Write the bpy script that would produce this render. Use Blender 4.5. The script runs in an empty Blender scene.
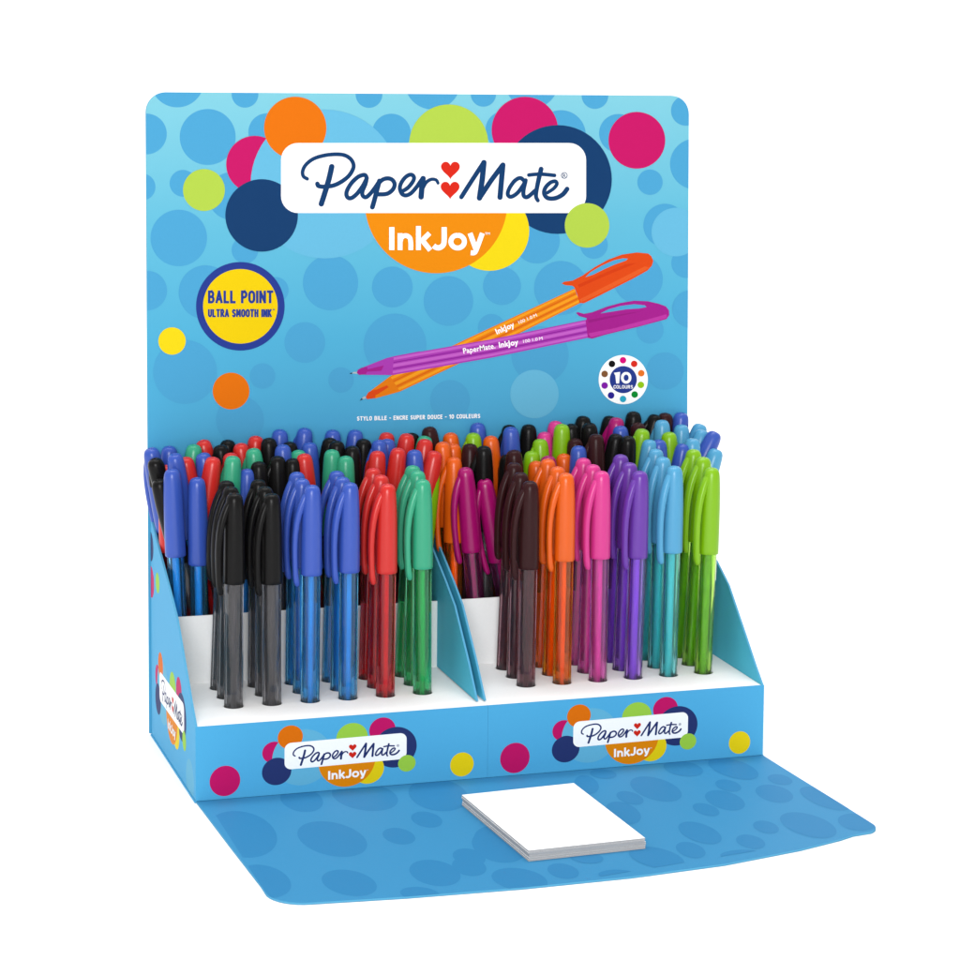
import bpy, bmesh, math, random
from mathutils import Vector, Matrix
S = 0.001                      # one millimetre

scene = bpy.context.scene
COL = scene.collection

# ---------------------------------------------------------------- camera
cam_d = bpy.data.cameras.new("camera")
cam = bpy.data.objects.new("camera", cam_d)
COL.objects.link(cam)
YAW, PITCH, ROLL = 0.275606, 0.108407, -0.0048925
fw = Vector((math.sin(YAW) * math.cos(PITCH), math.cos(YAW) * math.cos(PITCH), -math.sin(PITCH)))
rt = Vector((math.cos(YAW), -math.sin(YAW), 0))
up = rt.cross(fw)
r2 = rt * math.cos(ROLL) - up * (-math.sin(ROLL)) * -1.0
r2 = rt * math.cos(ROLL) - up * math.sin(ROLL)
u2 = rt * math.sin(ROLL) + up * math.cos(ROLL)
m = Matrix((r2, u2, -fw)).transposed().to_4x4()
m.translation = Vector((-231.2111, -1156.9625, 380.7881)) * S
cam.matrix_world = m
cam_d.sensor_width = 36
cam_d.lens = 2596.684 / 960 * 36
cam_d.shift_x = (480 - 396.506) / 960
cam_d.shift_y = -(480 - 265.650) / 960
cam_d.clip_start = 0.05
cam_d.clip_end = 200
scene.camera = cam

# ---------------------------------------------------------------- light: even white surround and softboxes, one added to whiten the sweep
world = bpy.data.worlds.new("World")
scene.world = world
world.use_nodes = True
bg = world.node_tree.nodes["Background"]
bg.inputs["Color"].default_value = (1, 1, 1, 1)
bg.inputs["Strength"].default_value = 0.62


def softbox(name, loc, target, sx, sy, power, colour=(1, 1, 1)):
    d = bpy.data.lights.new(name, "AREA")
    d.shape = "RECTANGLE"
    d.size, d.size_y = sx * S, sy * S
    d.energy = power
    d.color = colour
    o = bpy.data.objects.new(name, d)
    COL.objects.link(o)
    o.location = Vector(loc) * S
    o.rotation_euler = (Vector(target) - Vector(loc)).to_track_quat("-Z", "Y").to_euler()
    return o


softbox("overhead_softbox", (140, 50, 2300), (140, 50, 0), 1800, 1600, 31)
softbox("key_softbox", (-700, -2550, 900), (140, 60, 120), 1000, 900, 50)
softbox("added_backdrop_light", (140, 800, 3000), (140, 2600, 200), 9000, 1000, 75)  # added lamp aimed at the sweep to keep it white

scene.view_settings.view_transform = "Standard"
scene.view_settings.look = "None"
scene.view_settings.exposure = 0
scene.view_settings.gamma = 1
scene.view_settings.use_curve_mapping = False
scene.cycles.use_denoising = True
scene.cycles.max_bounces = 14
scene.cycles.diffuse_bounces = 5
scene.cycles.glossy_bounces = 5
scene.cycles.transmission_bounces = 12
scene.cycles.transparent_max_bounces = 12


# ---------------------------------------------------------------- helpers
def lin(c, k=1.0):
    out = []
    for v in c:
        v /= 255.0
        out.append((v / 12.92 if v <= 0.04045 else ((v + 0.055) / 1.055) ** 2.4) * k)
    return (*out, 1)


MATS = {}


def card(name, rgb, k=0.68, rough=0.55, spec=0.08, grain=0.03):
    """printed or plain coated card"""
    if name in MATS:
        return MATS[name]
    mt = bpy.data.materials.new(name)
    mt.use_nodes = True
    nt = mt.node_tree
    b = nt.nodes["Principled BSDF"]
    b.inputs["Roughness"].default_value = rough
    b.inputs["Specular IOR Level"].default_value = spec
    tc = nt.nodes.new("ShaderNodeTexCoord")
    nz = nt.nodes.new("ShaderNodeTexNoise")
    nz.inputs["Scale"].default_value = 900
    nz.inputs["Detail"].default_value = 3
    nt.links.new(tc.outputs["Object"], nz.inputs["Vector"])
    mx = nt.nodes.new("ShaderNodeMix")
    mx.data_type = "RGBA"
    c = lin(rgb, k)
    mx.inputs[6].default_value = tuple(v * (1 - grain) for v in c[:3]) + (1,)
    mx.inputs[7].default_value = tuple(v * (1 + grain) for v in c[:3]) + (1,)
    nt.links.new(nz.outputs["Fac"], mx.inputs[0])
    nt.links.new(mx.outputs[2], b.inputs["Base Color"])
    n2 = nt.nodes.new("ShaderNodeTexNoise")
    n2.inputs["Scale"].default_value = 60
    nt.links.new(tc.outputs["Object"], n2.inputs["Vector"])
    bp = nt.nodes.new("ShaderNodeBump")
    bp.inputs["Strength"].default_value = 0.06
    bp.inputs["Distance"].default_value = 0.0006
    nt.links.new(n2.outputs["Fac"], bp.inputs["Height"])
    nt.links.new(bp.outputs["Normal"], b.inputs["Normal"])
    MATS[name] = mt
    return mt


BLUE = (80, 172, 219)
SKY = (108, 193, 229)
M_BLUE = card("printed blue card", BLUE, k=0.8)
M_INSIDE = card("blue green card inside", (80, 184, 212), k=0.92)
M_DOT = card("printed blue dot", (80, 171, 218))
M_SKY = card("printed pale blue", SKY)
M_NAVY = card("printed navy", (14, 62, 112))
M_NAVY2 = card("printed dark navy", (40, 56, 114))
M_ORANGE = card("printed orange", (240, 120, 2))
M_AMBER = card("printed amber", (246, 146, 2))
M_MAG = card("printed magenta", (208, 18, 106))
M_LIME = card("printed lime", (186, 217, 78))
M_LIME2 = card("printed bright lime", (168, 220, 76))
M_YEL = card("printed yellow", (251, 224, 18))
M_YEL2 = card("printed badge yellow", (249, 213, 0))
M_INDIGO = card("printed indigo", (40, 62, 150))
M_WHITE = card("printed white", (255, 255, 255), k=0.82)
M_RED = card("printed heart red", (228, 42, 24))
M_FLAP = card("printed flap blue", (72, 161, 214), k=0.62)
M_FLAPDOT = card("printed flap oval", (60, 148, 204), k=0.62)
M_PAPER = card("white board", (252, 251, 250), k=0.9, rough=0.6, spec=0.2)
M_EDGE = card("cut card edge", (100, 184, 226), k=0.62, rough=0.8)
M_PAGE_SHADE = card("note pad shaded page edges", (214, 209, 206), k=0.62, rough=0.9, spec=0.05)  # greyer than the paper: shade between the sheets put into the colour

# header card: the printed ground runs from pale aqua at the top edge to mid blue lower down
M_HEAD = card("printed header ground", BLUE)


def header_ground():
    nt = M_HEAD.node_tree
    b = nt.nodes["Principled BSDF"]
    tc = nt.nodes.new("ShaderNodeTexCoord")
    sp = nt.nodes.new("ShaderNodeSeparateXYZ")
    nt.links.new(tc.outputs["Object"], sp.inputs[0])
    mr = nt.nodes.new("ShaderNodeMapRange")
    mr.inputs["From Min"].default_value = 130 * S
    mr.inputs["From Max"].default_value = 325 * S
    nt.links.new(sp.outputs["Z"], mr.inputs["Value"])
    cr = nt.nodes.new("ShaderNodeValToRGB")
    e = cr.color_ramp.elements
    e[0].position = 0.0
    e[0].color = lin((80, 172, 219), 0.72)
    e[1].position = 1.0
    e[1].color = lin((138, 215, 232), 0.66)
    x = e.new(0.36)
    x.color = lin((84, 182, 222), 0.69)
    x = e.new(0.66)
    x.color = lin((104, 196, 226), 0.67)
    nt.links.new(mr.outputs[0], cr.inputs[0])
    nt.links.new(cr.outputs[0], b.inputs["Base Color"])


header_ground()


def finish(bm, name, mats, parent=None, smooth=False, loc=None):
    me = bpy.data.meshes.new(name)
    bm.normal_update()
    bm.to_mesh(me)
    bm.free()
    for mt in (mats if isinstance(mats, (list, tuple)) else [mats]):
        me.materials.append(mt)
    if smooth:
        for p in me.polygons:
            p.use_smooth = True
    o = bpy.data.objects.new(name, me)
    COL.objects.link(o)
    if parent:
        o.parent = parent
    if loc:
        o.location = loc
    return o


def thing(name, label, cat, loc=(0, 0, 0), group=None):
    o = bpy.data.objects.new(name, None)
    o.empty_display_size = 0.01
    COL.objects.link(o)
    o.location = Vector(loc) * S
    o["label"] = label
    o["category"] = cat
    if group:
        o["group"] = group
    return o


def slab(bm, poly, thick, place, mat=0, side=None):
    """a sheet: poly (a, b) outline; place(a, b, h) -> point; faces at h=0 and h=thick"""
    A = [bm.verts.new(place(a, b, 0)) for a, b in poly]
    B = [bm.verts.new(place(a, b, thick)) for a, b in poly]
    n = len(poly)
    fs = [bm.faces.new(B), bm.faces.new(A[::-1])]
    for f in fs:
        f.material_index = mat
    for i in range(n):
        f = bm.faces.new((A[i], A[(i + 1) % n], B[(i + 1) % n], B[i]))
        f.material_index = mat if side is None else side
    bmesh.ops.recalc_face_normals(bm, faces=bm.faces[:])


def box(bm, x0, x1, y0, y1, z0, z1, mat=0):
    slab(bm, [(x0, y0), (x1, y0), (x1, y1), (x0, y1)], z1 - z0, lambda a, b, h: Vector((a, b, z0 + h)) * S, mat)


# ---------------------------------------------------------------- printed artwork
def clip(poly, region):
    """clip polygon by a convex region (counter-clockwise)"""
    out = poly
    n = len(region)
    for i in range(n):
        (x0, y0), (x1, y1) = region[i], region[(i + 1) % n]
        side = lambda p: (x1 - x0) * (p[1] - y0) - (y1 - y0) * (p[0] - x0)
        src, out = out, []
        for j in range(len(src)):
            p, q = src[j], src[(j + 1) % len(src)]
            a, b = side(p), side(q)
            if a >= 0:
                out.append(p)
            if (a >= 0) != (b >= 0):
                t = a / (a - b)
                out.append((p[0] + (q[0] - p[0]) * t, p[1] + (q[1] - p[1]) * t))
        if not out:
            return []
    return out


def area2(poly):
    return sum(poly[i][0] * poly[(i + 1) % len(poly)][1] - poly[(i + 1) % len(poly)][0] * poly[i][1] for i in range(len(poly)))


class Print:
    """inks laid on a sheet, each a hair above the one before; place(a, b, h) -> point in mm"""
    def __init__(self, place, xf=None, region=None, step=0.0022, start=0.004):
        self.bm = bmesh.new()
        self.place, self.xf, self.region = place, xf or (lambda p: p), region
        self.h, self.step = start, step
        self.mats = []

    def mi(self, mt):
        if mt not in self.mats:
            self.mats.append(mt)
        return self.mats.index(mt)

    def _face(self, pts, mt, hs=None):
        vs = [self.bm.verts.new(self.place(a, b, hs[i] if hs else self.h)) for i, (a, b) in enumerate(pts)]
        f = self.bm.faces.new(vs)
        f.material_index = self.mi(mt)

    def poly(self, pts, mt):
        pts = [self.xf(p) for p in pts]
        if area2(pts) < 0:
            pts = pts[::-1]
        if self.region:
            pts = clip(pts, self.region)
        if len(pts) > 2 and abs(area2(pts)) > 1e-3:
            self._face(pts, mt)
        self.h += self.step

    def disc_below(self, x, y, r, ycut, mt):
        a0 = math.asin((ycut - y) / r)
        self.poly([(x + r * math.cos(a0 + (math.pi - 2 * a0) * i / 60), y + r * math.sin(a0 + (math.pi - 2 * a0) * i / 60)) for i in range(61)], mt)

    def disc(self, x, y, r, mt, n=56, ry=None):
        ry = ry or r
        self.poly([(x + r * math.cos(2 * math.pi * i / n), y + ry * math.sin(2 * math.pi * i / n)) for i in range(n)], mt)

    def ring(self, x, y, r0, r1, mt, n=24):
        P = lambda r, i: self.xf((x + r * math.cos(2 * math.pi * i / n), y + r * math.sin(2 * math.pi * i / n)))
        for i in range(n):
            q = [P(r0, i), P(r1, i), P(r1, i + 1), P(r0, i + 1)]
            if area2(q) < 0:
                q = q[::-1]
            self._face(q, mt)
        self.h += self.step

    def rounded(self, x0, y0, x1, y1, r, mt, skew=0.0):
        pts = []
        for cx, cy, a in ((x1 - r, y1 - r, 0), (x0 + r, y1 - r, 90), (x0 + r, y0 + r, 180), (x1 - r, y0 + r, 270)):
            for k in range(9):
                t = math.radians(a + k * 11.25)
                pts.append((cx + r * math.cos(t), cy + r * math.sin(t)))
        self.poly([(x, y + skew * (x - x0)) for x, y in pts], mt)

    def stroke(self, pts, w, mt, smooth=True, taper=(1, 1), caps=True):
        """a pen line through pts as a ribbon, rising a hair along its length so crossings never share a plane"""
        if smooth and len(pts) > 2:
            P = [pts[0]] + list(pts) + [pts[-1]]
            out = []
            for i in range(1, len(P) - 2):
                p0, p1, p2, p3 = P[i - 1], P[i], P[i + 1], P[i + 2]
                for k in range(6):
                    t = k / 6
                    out.append(tuple(0.5 * ((2 * p1[j]) + (-p0[j] + p2[j]) * t + (2 * p0[j] - 5 * p1[j] + 4 * p2[j] - p3[j]) * t * t
                                            + (-p0[j] + 3 * p1[j] - 3 * p2[j] + p3[j]) * t ** 3) for j in (0, 1)))
            out.append(pts[-1])
            pts = out
        n = len(pts)
        L, R = [], []
        for i in range(n):
            a, b = pts[max(i - 1, 0)], pts[min(i + 1, n - 1)]
            d = Vector((b[0] - a[0], b[1] - a[1]))
            if d.length < 1e-9:
                d = Vector((1, 0))
            d.normalize()
            miter = 1.0
            if 0 < i < n - 1:
                d1 = Vector((pts[i][0] - a[0], pts[i][1] - a[1])).normalized()
                c = max(d1.dot(d), 0.55)
                miter = 1 / c
            t = i / (n - 1)
            ww = w * 0.5 * (taper[0] + (taper[1] - taper[0]) * t) * miter
            L.append((pts[i][0] - d.y * ww, pts[i][1] + d.x * ww))
            R.append((pts[i][0] + d.y * ww, pts[i][1] - d.x * ww))
        h0 = self.h
        rise = self.step * 1.6
        X = self.xf
        for i in range(n - 1):
            q = [X(R[i]), X(R[i + 1]), X(L[i + 1]), X(L[i])]
            ha, hb = h0 + rise * i / n, h0 + rise * (i + 1) / n
            hs = [ha, hb, hb, ha]
            if area2(q) < 0:
                q, hs = q[::-1], hs[::-1]
            self._face(q, mt, hs)
        self.h = h0 + rise + self.step * 0.3
        if caps:
            for p, tw in ((pts[0], taper[0]), (pts[-1], taper[1])):
                self.disc(p[0], p[1], w * 0.5 * tw, mt, n=16)
                self.h -= self.step * 0.7

    def text(self, s, x0, y0, x1, height, mt, bold=0.0, ydown=True, tilt=0.0):
        """capitals set from x0 to x1 on baseline y0"""
        cu = bpy.data.curves.new("type", "FONT")
        cu.body = s
        cu.size = 1.0
        cu.offset = bold
        cu.space_character = 1.0 + bold * 1.6
        cu.resolution_u = 4
        ob = bpy.data.objects.new("type", cu)
        COL.objects.link(ob)
        dg = bpy.context.evaluated_depsgraph_get()
        me = bpy.data.meshes.new_from_object(ob.evaluated_get(dg))
        bpy.data.objects.remove(ob)
        xs = [v.co.x for v in me.vertices]
        ys = [v.co.y for v in me.vertices]
        a, b, c, d = min(xs), max(xs), 0.0 if min(ys) > -0.1 else 0.0, max(ys)
        sg = -1 if ydown else 1
        vs = []
        for v in me.vertices:
            px = x0 + (v.co.x - a) / (b - a) * (x1 - x0)
            py = y0 + sg * (v.co.y - c) / (d - c) * height + tilt * (px - x0)
            q = self.xf((px, py))
            vs.append(self.bm.verts.new(self.place(q[0], q[1], self.h)))
        for p in me.polygons:
            try:
                f = self.bm.faces.new([vs[i] for i in p.vertices])
                f.material_index = self.mi(mt)
            except ValueError:
                pass
        bpy.data.meshes.remove(me)
        self.h += self.step

    def done(self, name, parent, want):
        """want: direction the printed face looks"""
        self.bm.normal_update()
        for f in self.bm.faces:
            if f.normal.dot(Vector(want)) < 0:
                f.normal_flip()
        return finish(self.bm, name, self.mats, parent)


def _arc(cx, cy, rx, ry, a0, a1, n=8):
    return [(cx + rx * math.cos(math.radians(a0 + (a1 - a0) * i / n)), cy + ry * math.sin(math.radians(a0 + (a1 - a0) * i / n))) for i in range(n + 1)]


# plain narrow capitals as pen lines in a box of height 1 (y up) : advance width, lines
GLYPH = {
    "A": (.56, [[(0, 0), (.28, 1), (.56, 0)], [(.09, .27), (.47, .27)]]),
    "B": (.48, [[(0, 0), (0, 1), (.24, 1)] + _arc(.24, .76, .2, .24, 90, -90) + [(0, .52)], [(0, .52), (.26, .52)] + _arc(.26, .26, .22, .26, 90, -90) + [(0, 0)]]),
    "C": (.46, [_arc(.27, .72, .25, .28, 20, 180, 6) + _arc(.27, .28, .25, .28, 180, 340, 6)]),
    "D": (.50, [[(0, 0), (0, 1), (.2, 1)] + _arc(.2, .7, .3, .3, 90, 0, 5) + _arc(.2, .3, .3, .3, 0, -90, 5) + [(0, 0)]]),
    "E": (.40, [[(.4, 1), (0, 1), (0, 0), (.4, 0)], [(0, .52), (.34, .52)]]),
    "H": (.48, [[(0, 0), (0, 1)], [(.48, 0), (.48, 1)], [(0, .52), (.48, .52)]]),
    "I": (.0, [[(0, 0), (0, 1)]]),
    "K": (.48, [[(0, 0), (0, 1)], [(.46, 1), (.04, .46)], [(.14, .58), (.5, 0)]]),
    "L": (.38, [[(0, 1), (0, 0), (.38, 0)]]),
    "M": (.62, [[(0, 0), (.03, 1), (.31, .3), (.59, 1), (.62, 0)]]),
    "N": (.50, [[(0, 0), (0, 1), (.5, 0), (.5, 1)]]),
    "O": (.52, [_arc(.26, .7, .26, .3, 0, 180, 8) + _arc(.26, .3, .26, .3, 180, 360, 8) + [(.52, .7)]]),
    "P": (.46, [[(0, 0), (0, 1), (.22, 1)] + _arc(.22, .73, .24, .27, 90, -90) + [(0, .46)]]),
    "R": (.48, [[(0, 0), (0, 1), (.22, 1)] + _arc(.22, .74, .23, .26, 90, -90) + [(0, .48)], [(.22, .48), (.48, 0)]]),
    "S": (.44, [_arc(.22, .75, .22, .25, 30, 180, 6) + [(.06, .6), (.38, .42)] + _arc(.22, .25, .22, .25, 10, -150, 6)]),
    "T": (.48, [[(0, 1), (.48, 1)], [(.24, 1), (.24, 0)]]),
    "U": (.48, [[(0, 1), (0, .3)] + _arc(.24, .26, .24, .26, 180, 360) + [(.48, .3), (.48, 1)]]),
    "Y": (.52, [[(0, 1), (.26, .45), (.52, 1)], [(.26, .45), (.26, 0)]]),
    "1": (.20, [[(0, .8), (.2, 1), (.2, 0)]]),
    "0": (.50, [_arc(.25, .7, .25, .3, 0, 180, 8) + _arc(.25, .3, .25, .3, 180, 360, 8) + [(.5, .7)]]),
    "-": (.26, [[(0, .45), (.26, .45)]]),
    " ": (.14, []),
}


def capitals(P, s, x0, y0, x1, height, mt, w, gap=.2, tilt=0.0):
    """line s set on baseline y0 from x0 to x1; w = line width, all in artwork units"""
    adv = sum(GLYPH[c][0] + gap for c in s) - gap
    sx = (x1 - x0 - w) / adv
    x = x0 + w / 2
    hh = height - w
    for c in s:
        wd, lines = GLYPH[c]
        for ln in lines:
            pts = [(x + a * sx, y0 - w / 2 - q * hh + tilt * (x + a * sx - x0)) for a, q in ln]
            runs, cur = [], [pts[0]]
            for i in range(1, len(pts)):
                cur.append(pts[i])
                if i < len(pts) - 1:
                    u = Vector((pts[i][0] - pts[i - 1][0], pts[i][1] - pts[i - 1][1]))
                    v = Vector((pts[i + 1][0] - pts[i][0], pts[i + 1][1] - pts[i][1]))
                    if u.length and v.length and u.normalized().dot(v.normalized()) < .8:
                        runs.append(cur)
                        cur = [pts[i]]
            runs.append(cur)
            for r in runs:
                a, o = Vector(r[0]), Vector(r[1])
                z_, y_ = Vector(r[-1]), Vector(r[-2])
                a = a + (a - o).normalized() * w * .42
                z_ = z_ + (z_ - y_).normalized() * w * .42
                P.stroke([tuple(a)] + r[1:-1] + [tuple(z_)], w, mt, smooth=False, caps=False)
        x += (wd + gap) * sx


# the brand mark, drawn in header-artwork units (a 960-unit sheet, y down)
def Z(ox, oy, k):
    return lambda pts: [(ox + k * x, oy + k * y) for x, y in pts]


z1, z2, z3, z4 = Z(290, 145, .104167), Z(380, 145, .104167), Z(470, 145, .125), Z(360, 205, .1875)


def heart(cx, cy, w, h):
    pts = []
    for i in range(40):
        t = 2 * math.pi * i / 40
        x = 16 * math.sin(t) ** 3
        y = 13 * math.cos(t) - 5 * math.cos(2 * t) - 2 * math.cos(3 * t) - math.cos(4 * t)
        pts.append((cx + x / 32 * w, cy - (y + 2.5) / 28.5 * h))
    return pts


def script_name(P, ink, red, k=1.0):
    w = 4.85 * k
    P.stroke(z1([(165, 325), (128, 300), (121, 252), (150, 192), (220, 135), (320, 102), (430, 89), (520, 97), (582, 135), (610, 190), (600, 240),
                 (562, 298), (500, 348), (430, 384), (370, 397), (310, 400), (272, 392), (262, 372)]), w, ink, taper=(.75, .95))
    P.stroke(z1([(400, 208), (375, 320), (340, 440), (300, 565)]), w * 1.15, ink)
    P.stroke(z1([(737, 318), (722, 290), (690, 290), (645, 312), (590, 365), (550, 430), (541, 478), (560, 508), (595, 506), (645, 465), (700, 390),
                 (737, 318)]), w * .9, ink)
    P.stroke(z1([(735, 330), (722, 380), (695, 445), (698, 486), (732, 500), (785, 450), (848, 362)]), w * .88, ink)
    P.stroke(z1([(857, 345), (835, 430), (812, 520), (790, 596)]), w * 1.02, ink)
    P.stroke(z1([(845, 372), (890, 332), (942, 320), (985, 338), (1004, 380), (984, 430), (930, 468), (850, 474)]), w * .9, ink)
    P.stroke(z2([(222, 440), (272, 405), (318, 345), (324, 305), (295, 284), (248, 305), (205, 360), (190, 412), (207, 465), (245, 484), (295, 464),
                 (345, 410), (402, 328)]), w * .86, ink)
    P.stroke(z2([(413, 322), (402, 400), (394, 498)]), w * 1.15, ink)
    P.stroke(z2([(405, 425), (440, 362), (490, 330), (538, 336), (556, 366)]), w * .8, ink, taper=(1, .8))
    P.stroke([(461.3, 197), (470.5, 182.5), (483.6, 162.4)], w * .95, ink, smooth=False)
    P.stroke([(483.8, 162.6), (482.2, 179), (479.4, 198)], w * 1.15, ink, smooth=False)
    P.stroke([(479.4, 198), (491, 180.5), (502.6, 165)], w * 1.05, ink, smooth=False)
    P.stroke([(502.8, 165), (501.4, 180), (499.9, 197.3)], w * 1.1, ink, smooth=False)
    P.stroke(z3([(440, 295), (402, 264), (355, 288), (312, 350), (302, 396), (328, 414), (380, 382), (425, 320), (445, 282)]), w * .85, ink)
    P.stroke(z3([(443, 290), (427, 365), (431, 408), (462, 414), (520, 365)]), w * .88, ink)
    P.stroke(z3([(568, 192), (545, 290), (530, 370), (528, 415), (542, 444)]), w * 1.0, ink, taper=(1, .8))
    P.stroke(z3([(470, 240), (560, 233), (675, 243)]), w * .78, ink)
    P.stroke(z3([(618, 382), (668, 348), (694, 312), (680, 290), (640, 302), (602, 342), (592, 388), (620, 424), (680, 426), (740, 396), (776, 352)]),
             w * .9, ink, taper=(.8, 1.1))
    P.poly(heart(450.3, 170.6, 19, 17.6), red)
    P.poly(heart(450.0, 190.6, 19, 17.6), red)


def ink_word(P, mt):
    P.stroke(z4([(169, 118), (169, 240)]), 5.2, mt, smooth=False, caps=False)
    P.stroke(z4([(213, 240), (213, 150)]), 4.9, mt, smooth=False, caps=False)
    P.stroke(z4([(215, 192), (222, 172), (243, 163), (264, 174), (270, 200), (270, 240)]), 4.7, mt, caps=False)
    P.stroke(z4([(311, 112), (311, 240)]), 4.9, mt, smooth=False, caps=False)
    P.stroke(z4([(370, 150), (322, 198)]), 4.9, mt, smooth=False, caps=False)
    P.stroke(z4([(330, 186), (374, 241)]), 5.0, mt, smooth=False, caps=False)
    P.stroke(z4([(448, 118), (448, 190), (442, 214), (424, 227), (405, 226), (392, 216)]), 5.2, mt, caps=False)
    o = [(520 + 36 * math.cos(math.radians(a)), 195 + 34 * math.sin(math.radians(a))) for a in range(-90, 271, 24)]
    P.stroke(z4(o), 4.9, mt, caps=False)
    P.stroke(z4([(586, 150), (616, 232)]), 5.0, mt, smooth=False, caps=False)
    P.stroke(z4([(652, 150), (620, 236), (608, 254), (590, 254)]), 4.9, mt, caps=False)
    P.text("TM", *z4([(666, 158)])[0], 360 + .1875 * 692, 2.2, mt, bold=.02)


def brand_cluster(P, small=False):
    lime, navy = (M_LIME2, M_NAVY2) if small else (M_LIME, M_NAVY)
    P.disc(254.6, 164.3, 28.5, M_MAG)
    P.disc(325, 184, 74.4, M_SKY)
    P.disc(295.2, 127.9, 31.2, M_ORANGE)
    P.disc(261.6, 215.4, 36.3, navy)
    P.disc(448.7, 144, 39.6, lime)
    P.disc(524.8, 130, 33.2, M_MAG)
    P.disc(557.4, 179.5, 54.4, navy)
    P.disc(489.4, 231, 39.8, M_YEL)
    P.disc_below(436, 202, 71.3, 180, M_AMBER)
    P.rounded(281, 143, 586, 213, 17, M_WHITE)
    P.disc(587, 225.4, 22.3, lime)
    script_name(P, navy, M_RED, 1.0)
    P.ring(564.2, 175.4, 2.5, 3.3, navy)
    P.text("R", 562.8, 177.2, 565.8, 3.4, navy, bold=.02)
    ink_word(P, M_WHITE)


def hmap(H):
    def f(p):
        x, y = p
        w = H[6] * x + H[7] * y + 1
        return ((H[0] * x + H[1] * y + H[2]) / w, (H[3] * x + H[4] * y + H[5]) / w)
    return f


HEAD = hmap([0.491048697, -0.00269846025, -72.2833764, -0.0371202218, -0.497799671, 371.669989, -0.000103681717, -4.02489674e-05])
W, D, HH = 286.0, 114.5, 324.7
HB = [(-0.9, 0), (287.6, 0), (290.6, 140), (287.6, 322.8), (-0.9, 326.6)]

# ---- measured layout (millimetres)
FLAP_OVALS = [(10.7, -50.4, 13.1, -14.1, -8.6, -29.3), (48.3, -67.5, 12.5, -13.8, -7.0, -21.1), (41.2, -124.6, 9.8, -8.8, -4.8, -14.6), (6.4, -113.1, 9.8, -10.1, -5.7, -18.5), (48.4, -9.7, 8.3, -8.0, -5.1, -16.9), (78.3, -12.4, 13.2, -10.7, -6.3, -19.9), (79.9, -122.1, 9.0, -8.3, -5.4, -14.8), (78.1, -71.8, 6.0, -5.7, -3.5, -10.2), (96.7, -52.7, 5.8, -5.6, -3.6, -10.2), (100.1, -106.7, 5.8, -5.5, -3.8, -10.1), (112.3, -18.9, 11.7, -9.6, -7.9, -22.7), (66.5, -145.2, 7.5, -4.2, -2.5, -7.6), (116.9, -89.2, 6.2, -8.9, -7.7, -18.2), (117.3, -95.9, 9.2, -10.4, -7.9, -19.6), (96.5, -118.3, 6.0, -5.6, -4.1, -10.8), (112.4, -139.3, 10.0, -7.8, -4.9, -12.7), (133.9, -134.3, 5.4, -5.1, -3.6, -8.5), (214.7, -37.1, 7.9, -13.1, -7.3, -14.9), (239.7, -61.6, 5.9, -9.8, -6.2, -11.8), (266.2, -58.3, 6.1, -7.9, -5.9, -11.2), (250.0, -41.3, 4.3, -5.6, -3.9, -7.8), (225.8, -72.2, 4.0, -6.5, -3.7, -7.3), (277.8, -39.0, 4.4, -4.7, -3.6, -7.1), (197.9, -46.9, 4.2, -6.7, -3.8, -8.0), (286.1, -71.2, 5.5, -15.6, -6.4, -10.5), (285.3, -106.9, 6.7, -5.7, -5.7, -10.6), (262.1, -105.0, 7.9, -13.2, -7.6, -13.4), (242.4, -102.7, 4.1, -5.1, -3.9, -7.5), (227.5, -119.6, 4.6, -5.6, -4.2, -8.0), (210.3, -102.3, 5.7, -11.5, -6.0, -11.1), (197.4, -123.1, 4.3, -6.6, -4.4, -8.6), (263.0, -16.8, 7.5, -13.3, -6.7, -12.8), (239.4, -10.6, 7.6, -6.7, -4.9, -10.8), (198.7, -8.7, 5.6, -3.4, -2.8, -6.9), (185.2, -22.4, 3.2, -7.8, -5.7, -11.6), (187.0, -66.8, 4.5, -10.6, -6.4, -12.4), (179.1, -128.7, 8.9, -10.3, -5.6, -11.7), (149.5, -120.8, 6.4, -3.7, -2.7, -6.9), (154.7, -144.2, 7.6, -2.0, -2.1, -5.5), (216.2, -134.1, 9.0, -1.0, -2.3, -5.7)]
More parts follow.
